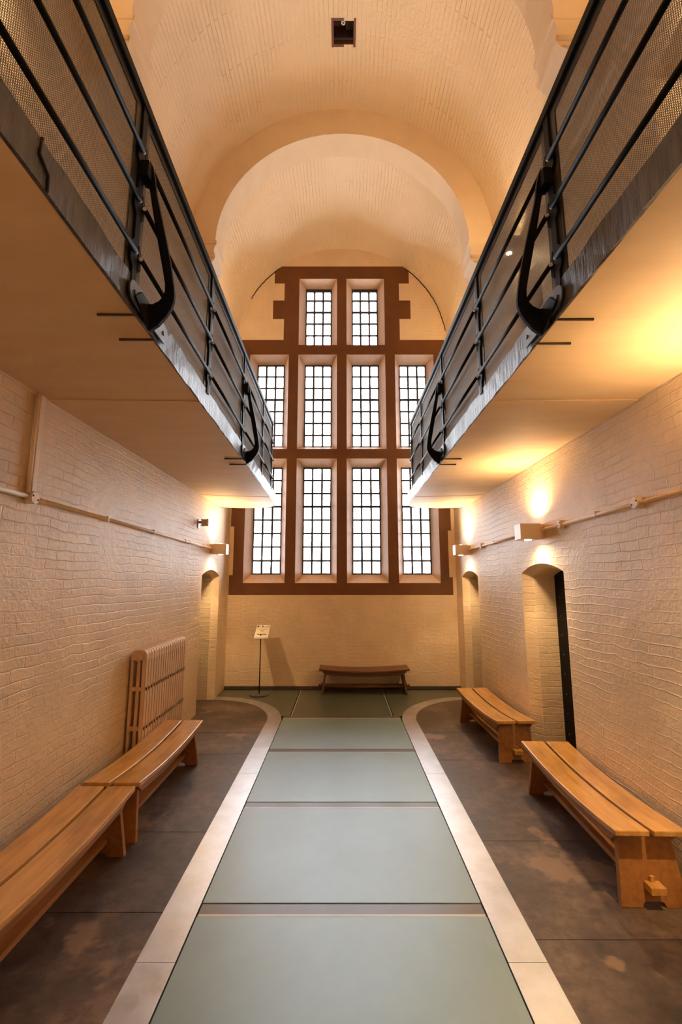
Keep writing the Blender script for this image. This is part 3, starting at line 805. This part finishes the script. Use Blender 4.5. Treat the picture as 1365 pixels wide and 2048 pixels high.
# ------------------------------------------------------------------ benches
BL, SAG, HT = 1.60, .040, .445
def bz(x): return -SAG * (1 - (2 * x / BL) ** 2)
def make_bench():
    r = thing('slatted_bench', (0, 0, 0), 'bench', 'bench', 'oak benches with dished two-plank seats')
    def bent(x0, x1, ya, yb, z0, z1, n=22, taper=False):
        mb = MB(); rings = []
        for k in range(n + 1):
            x = x0 + (x1 - x0) * k / n; d = bz(x)
            zl = z0
            if taper:
                e = min(x - x0, x1 - x); 
                if e < .06: zl = z0 + (z1 - z0) * .75 * (1 - math.sqrt(max(0, 1 - (1 - e / .06) ** 2)))
            rings.append([mb.bm.verts.new(q) for q in ((x, ya, zl + d), (x, yb, zl + d), (x, yb, z1 + d), (x, ya, z1 + d))])
        for A, B in zip(rings, rings[1:]):
            for k in range(4): mb.bm.faces.new((A[k], A[(k + 1) % 4], B[(k + 1) % 4], B[k]))
        mb.bm.faces.new(rings[0]); mb.bm.faces.new(rings[-1]); return mb
    for ya, yb in ((-.222, -.012), (.012, .222)):
        bent(-BL / 2, BL / 2, ya, yb, HT - .036, HT).build('seat_plank', M['oak'], r, bevel=.007)
    for ya, yb in ((-.192, -.150), (.150, .192)):
        bent(-BL / 2 + .055, BL / 2 - .055, ya, yb, HT - .098, HT - .038, taper=True).build('apron', M['oak_shaded'], r, bevel=.003)
    for s in (-1, 1):
        # splayed board leg with an arched foot
        zt = HT - .04 + bz(BL / 2 - .11); mb = MB()
        xt, xb = s * (BL / 2 - .115), s * (BL / 2 - .055)
        prof = [(-.200, 0), (-.070, 0), (-.062, .022), (-.045, .030), (.045, .030), (.062, .022), (.070, 0), (.200, 0), (.165, zt), (-.165, zt)]
        f0 = [Vector((xb + (xt - xb) * z / zt - s * .019, y, z)) for y, z in prof]
        mb.prism(f0, (s * .038, 0, 0))
        lg = mb.build('leg', M['oak_shaded'], r, bevel=.003)
        tb = MB(); x0 = xb + (xt - xb) * .12 / zt + s * .018; a, b_ = sorted((x0, x0 + s * .075)); tb.box(a, b_, -.046, .046, .098, .140); tb.build('tenon', M['oak'], lg, bevel=.003)
        kb = MB(); a, b_ = sorted((x0 + s * .002, x0 + s * .022)); kb.box(a, b_, -.013, .013, .135, .172); kb.build('key', M['oak'], lg, bevel=.002)
    mb = MB(); e = BL / 2 - .10; mb.box(-e, e, -.085, .085, .102, .136); mb.build('stretcher', M['oak_shaded'], r, bevel=.003)
    return r
bench = make_bench()
SP = [((-1.760, 4.540), PI / 2 + .000, 'oak bench along the left wall in front of the radiator'),
      ((-1.765, 2.880), PI / 2, 'oak bench along the left wall nearest the viewer, cut by the frame'),
      ((1.905, 6.100), PI / 2 + .030, 'oak bench on the right between the two doorways, farther from the viewer'),
      ((1.925, 3.855), PI / 2 - .030, 'oak bench on the right wall nearest the viewer'),
      ((.400, 8.560), 0, 'oak bench toned down for shade, standing against the window wall')]
for i, ((x, y), a, lab) in enumerate(SP):
    o = bench if i == 0 else copy_tree(bench)
    o.location = (x, y, .001); o.rotation_euler = (0, 0, a); o['label'] = lab
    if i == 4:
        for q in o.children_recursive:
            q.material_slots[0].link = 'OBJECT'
            q.material_slots[0].material = M['oak_far_shaded']

# ------------------------------------------------------------------ sign stand
sx, sy = -1.45, 8.38
st = thing('sign_stand', (sx, sy, 0), 'small notice on a thin black pole stand left of the far bench', 'sign')
mb = MB()
prof = [(.172, 0), (.175, .004), (.175, .014), (.165, .020), (.02, .026)]
rings = [[mb.bm.verts.new((sx + rr * math.cos(2 * PI * k / 40), sy + rr * math.sin(2 * PI * k / 40), z)) for k in range(40)] for rr, z in prof]
for A, B in zip(rings, rings[1:]):
    for k in range(40): mb.bm.faces.new((A[k], A[(k + 1) % 40], B[(k + 1) % 40], B[k]))
mb.bm.faces.new(rings[0][::-1]); mb.bm.faces.new(rings[-1]); mb.build('base', M['steel'], st)
mb = MB(); mb.tube([(sx, sy, .02), (sx, sy, 1.03)], .0095, 12); mb.build('pole', M['black'], st)
# tilted board: bottom edge near the viewer
pb0 = Vector((sx + .01, sy - .06, .97)); uy = Vector((0, .30, .205)).normalized(); nrm = Vector((0, -uy.z, uy.y)); PH, PW = .365, .245
def bp(u, v, d): return pb0 + Vector((u, 0, 0)) + uy * v + nrm * d
def rect(mb, u0, u1, v0, v1, d0, d1):
    mb.prism([bp(u0, v0, d0), bp(u1, v0, d0), bp(u1, v1, d0), bp(u0, v1, d0)], nrm * (d1 - d0))
mb = MB(); rect(mb, -PW / 2, PW / 2, 0, PH, -.010, 0); bd = mb.build('board', M['white'], st, bevel=.001)
paper = plain('cream_paper', (.72, .62, .48), .6); ink = plain('dark_ink', (.07, .05, .04), .6); grey = plain('grey_photo', (.42, .38, .36), .5); pale = plain('pale_photo', (.65, .60, .58), .5); midink = plain('faded_ink', (.30, .23, .17), .6)
mb = MB(); rect(mb, -PW / 2 + .004, PW / 2 - .004, .004, PH - .004, 0, .0008); mb.build('paper', paper, bd, origin=st.location)
mb = MB()
for (a, b_, c, d, mi) in ((-.108, -.075, .300, .345, 1), (-.075, -.02, .300, .345, 2), (-.02, .0, .300, .345, 1), (.0, .085, .308, .345, 2), (.085, .108, .308, .345, 0), (.0, .108, .300, .308, 1)):
    mb.mi = mi; rect(mb, a, b_, c, d, .0008, .0014)
mb.build('photo_strip', [grey, ink, pale], bd, origin=st.location)
for v, w_ in ((.235, .085), (.202, .028), (.170, .028)):
    mb = MB(); u = -w_
    while u < w_:
        l_ = random.uniform(.006, .016); rect(mb, u, min(u + l_, w_), v, v + .012, .0008, .0014); u += l_ + .003
    mb.build('text_line', midink, bd, origin=st.location)
mb = MB(); rect(mb, -.085, .085, .098, .116, .0008, .0014); mb.build('printed_bar', ink, bd, origin=st.location)
mb = MB(); rect(mb, -.112, .112, .010, .019, .0008, .0014); mb.build('printed_line', ink, bd, origin=st.location)

# ------------------------------------------------------------------ daylight, camera, view
w = bpy.data.worlds.new('overcast_sky'); S.world = w; w.use_nodes = True
bg = w.node_tree.nodes['Background']; bg.inputs[0].default_value = (.95, .975, 1, 1); bg.inputs[1].default_value = 8.5
cd = bpy.data.cameras.new('camera'); cam = bpy.data.objects.new('camera', cd); link(cam)
cd.sensor_fit = 'HORIZONTAL'; cd.sensor_width = 24.0; cd.lens = 910 / 1365 * 24
cd.shift_x = -1.5 / 1365; cd.clip_start = .02
cam.location = (0, 0, 1.95); cam.rotation_euler = (PI / 2 + math.atan(141 / 910), 0, 0)
S.camera = cam
vs = S.view_settings
vs.view_transform = 'Standard'; vs.look = 'None'; vs.gamma = 1; vs.use_curve_mapping = False; vs.exposure = 1.22
c = S.cycles
c.use_denoising = True; c.use_adaptive_sampling = True; c.adaptive_threshold = .08; c.max_bounces = 9; c.diffuse_bounces = 7; c.glossy_bounces = 4; c.transparent_max_bounces = 12
c.caustics_reflective = False; c.caustics_refractive = False; c.sample_clamp_indirect = 8
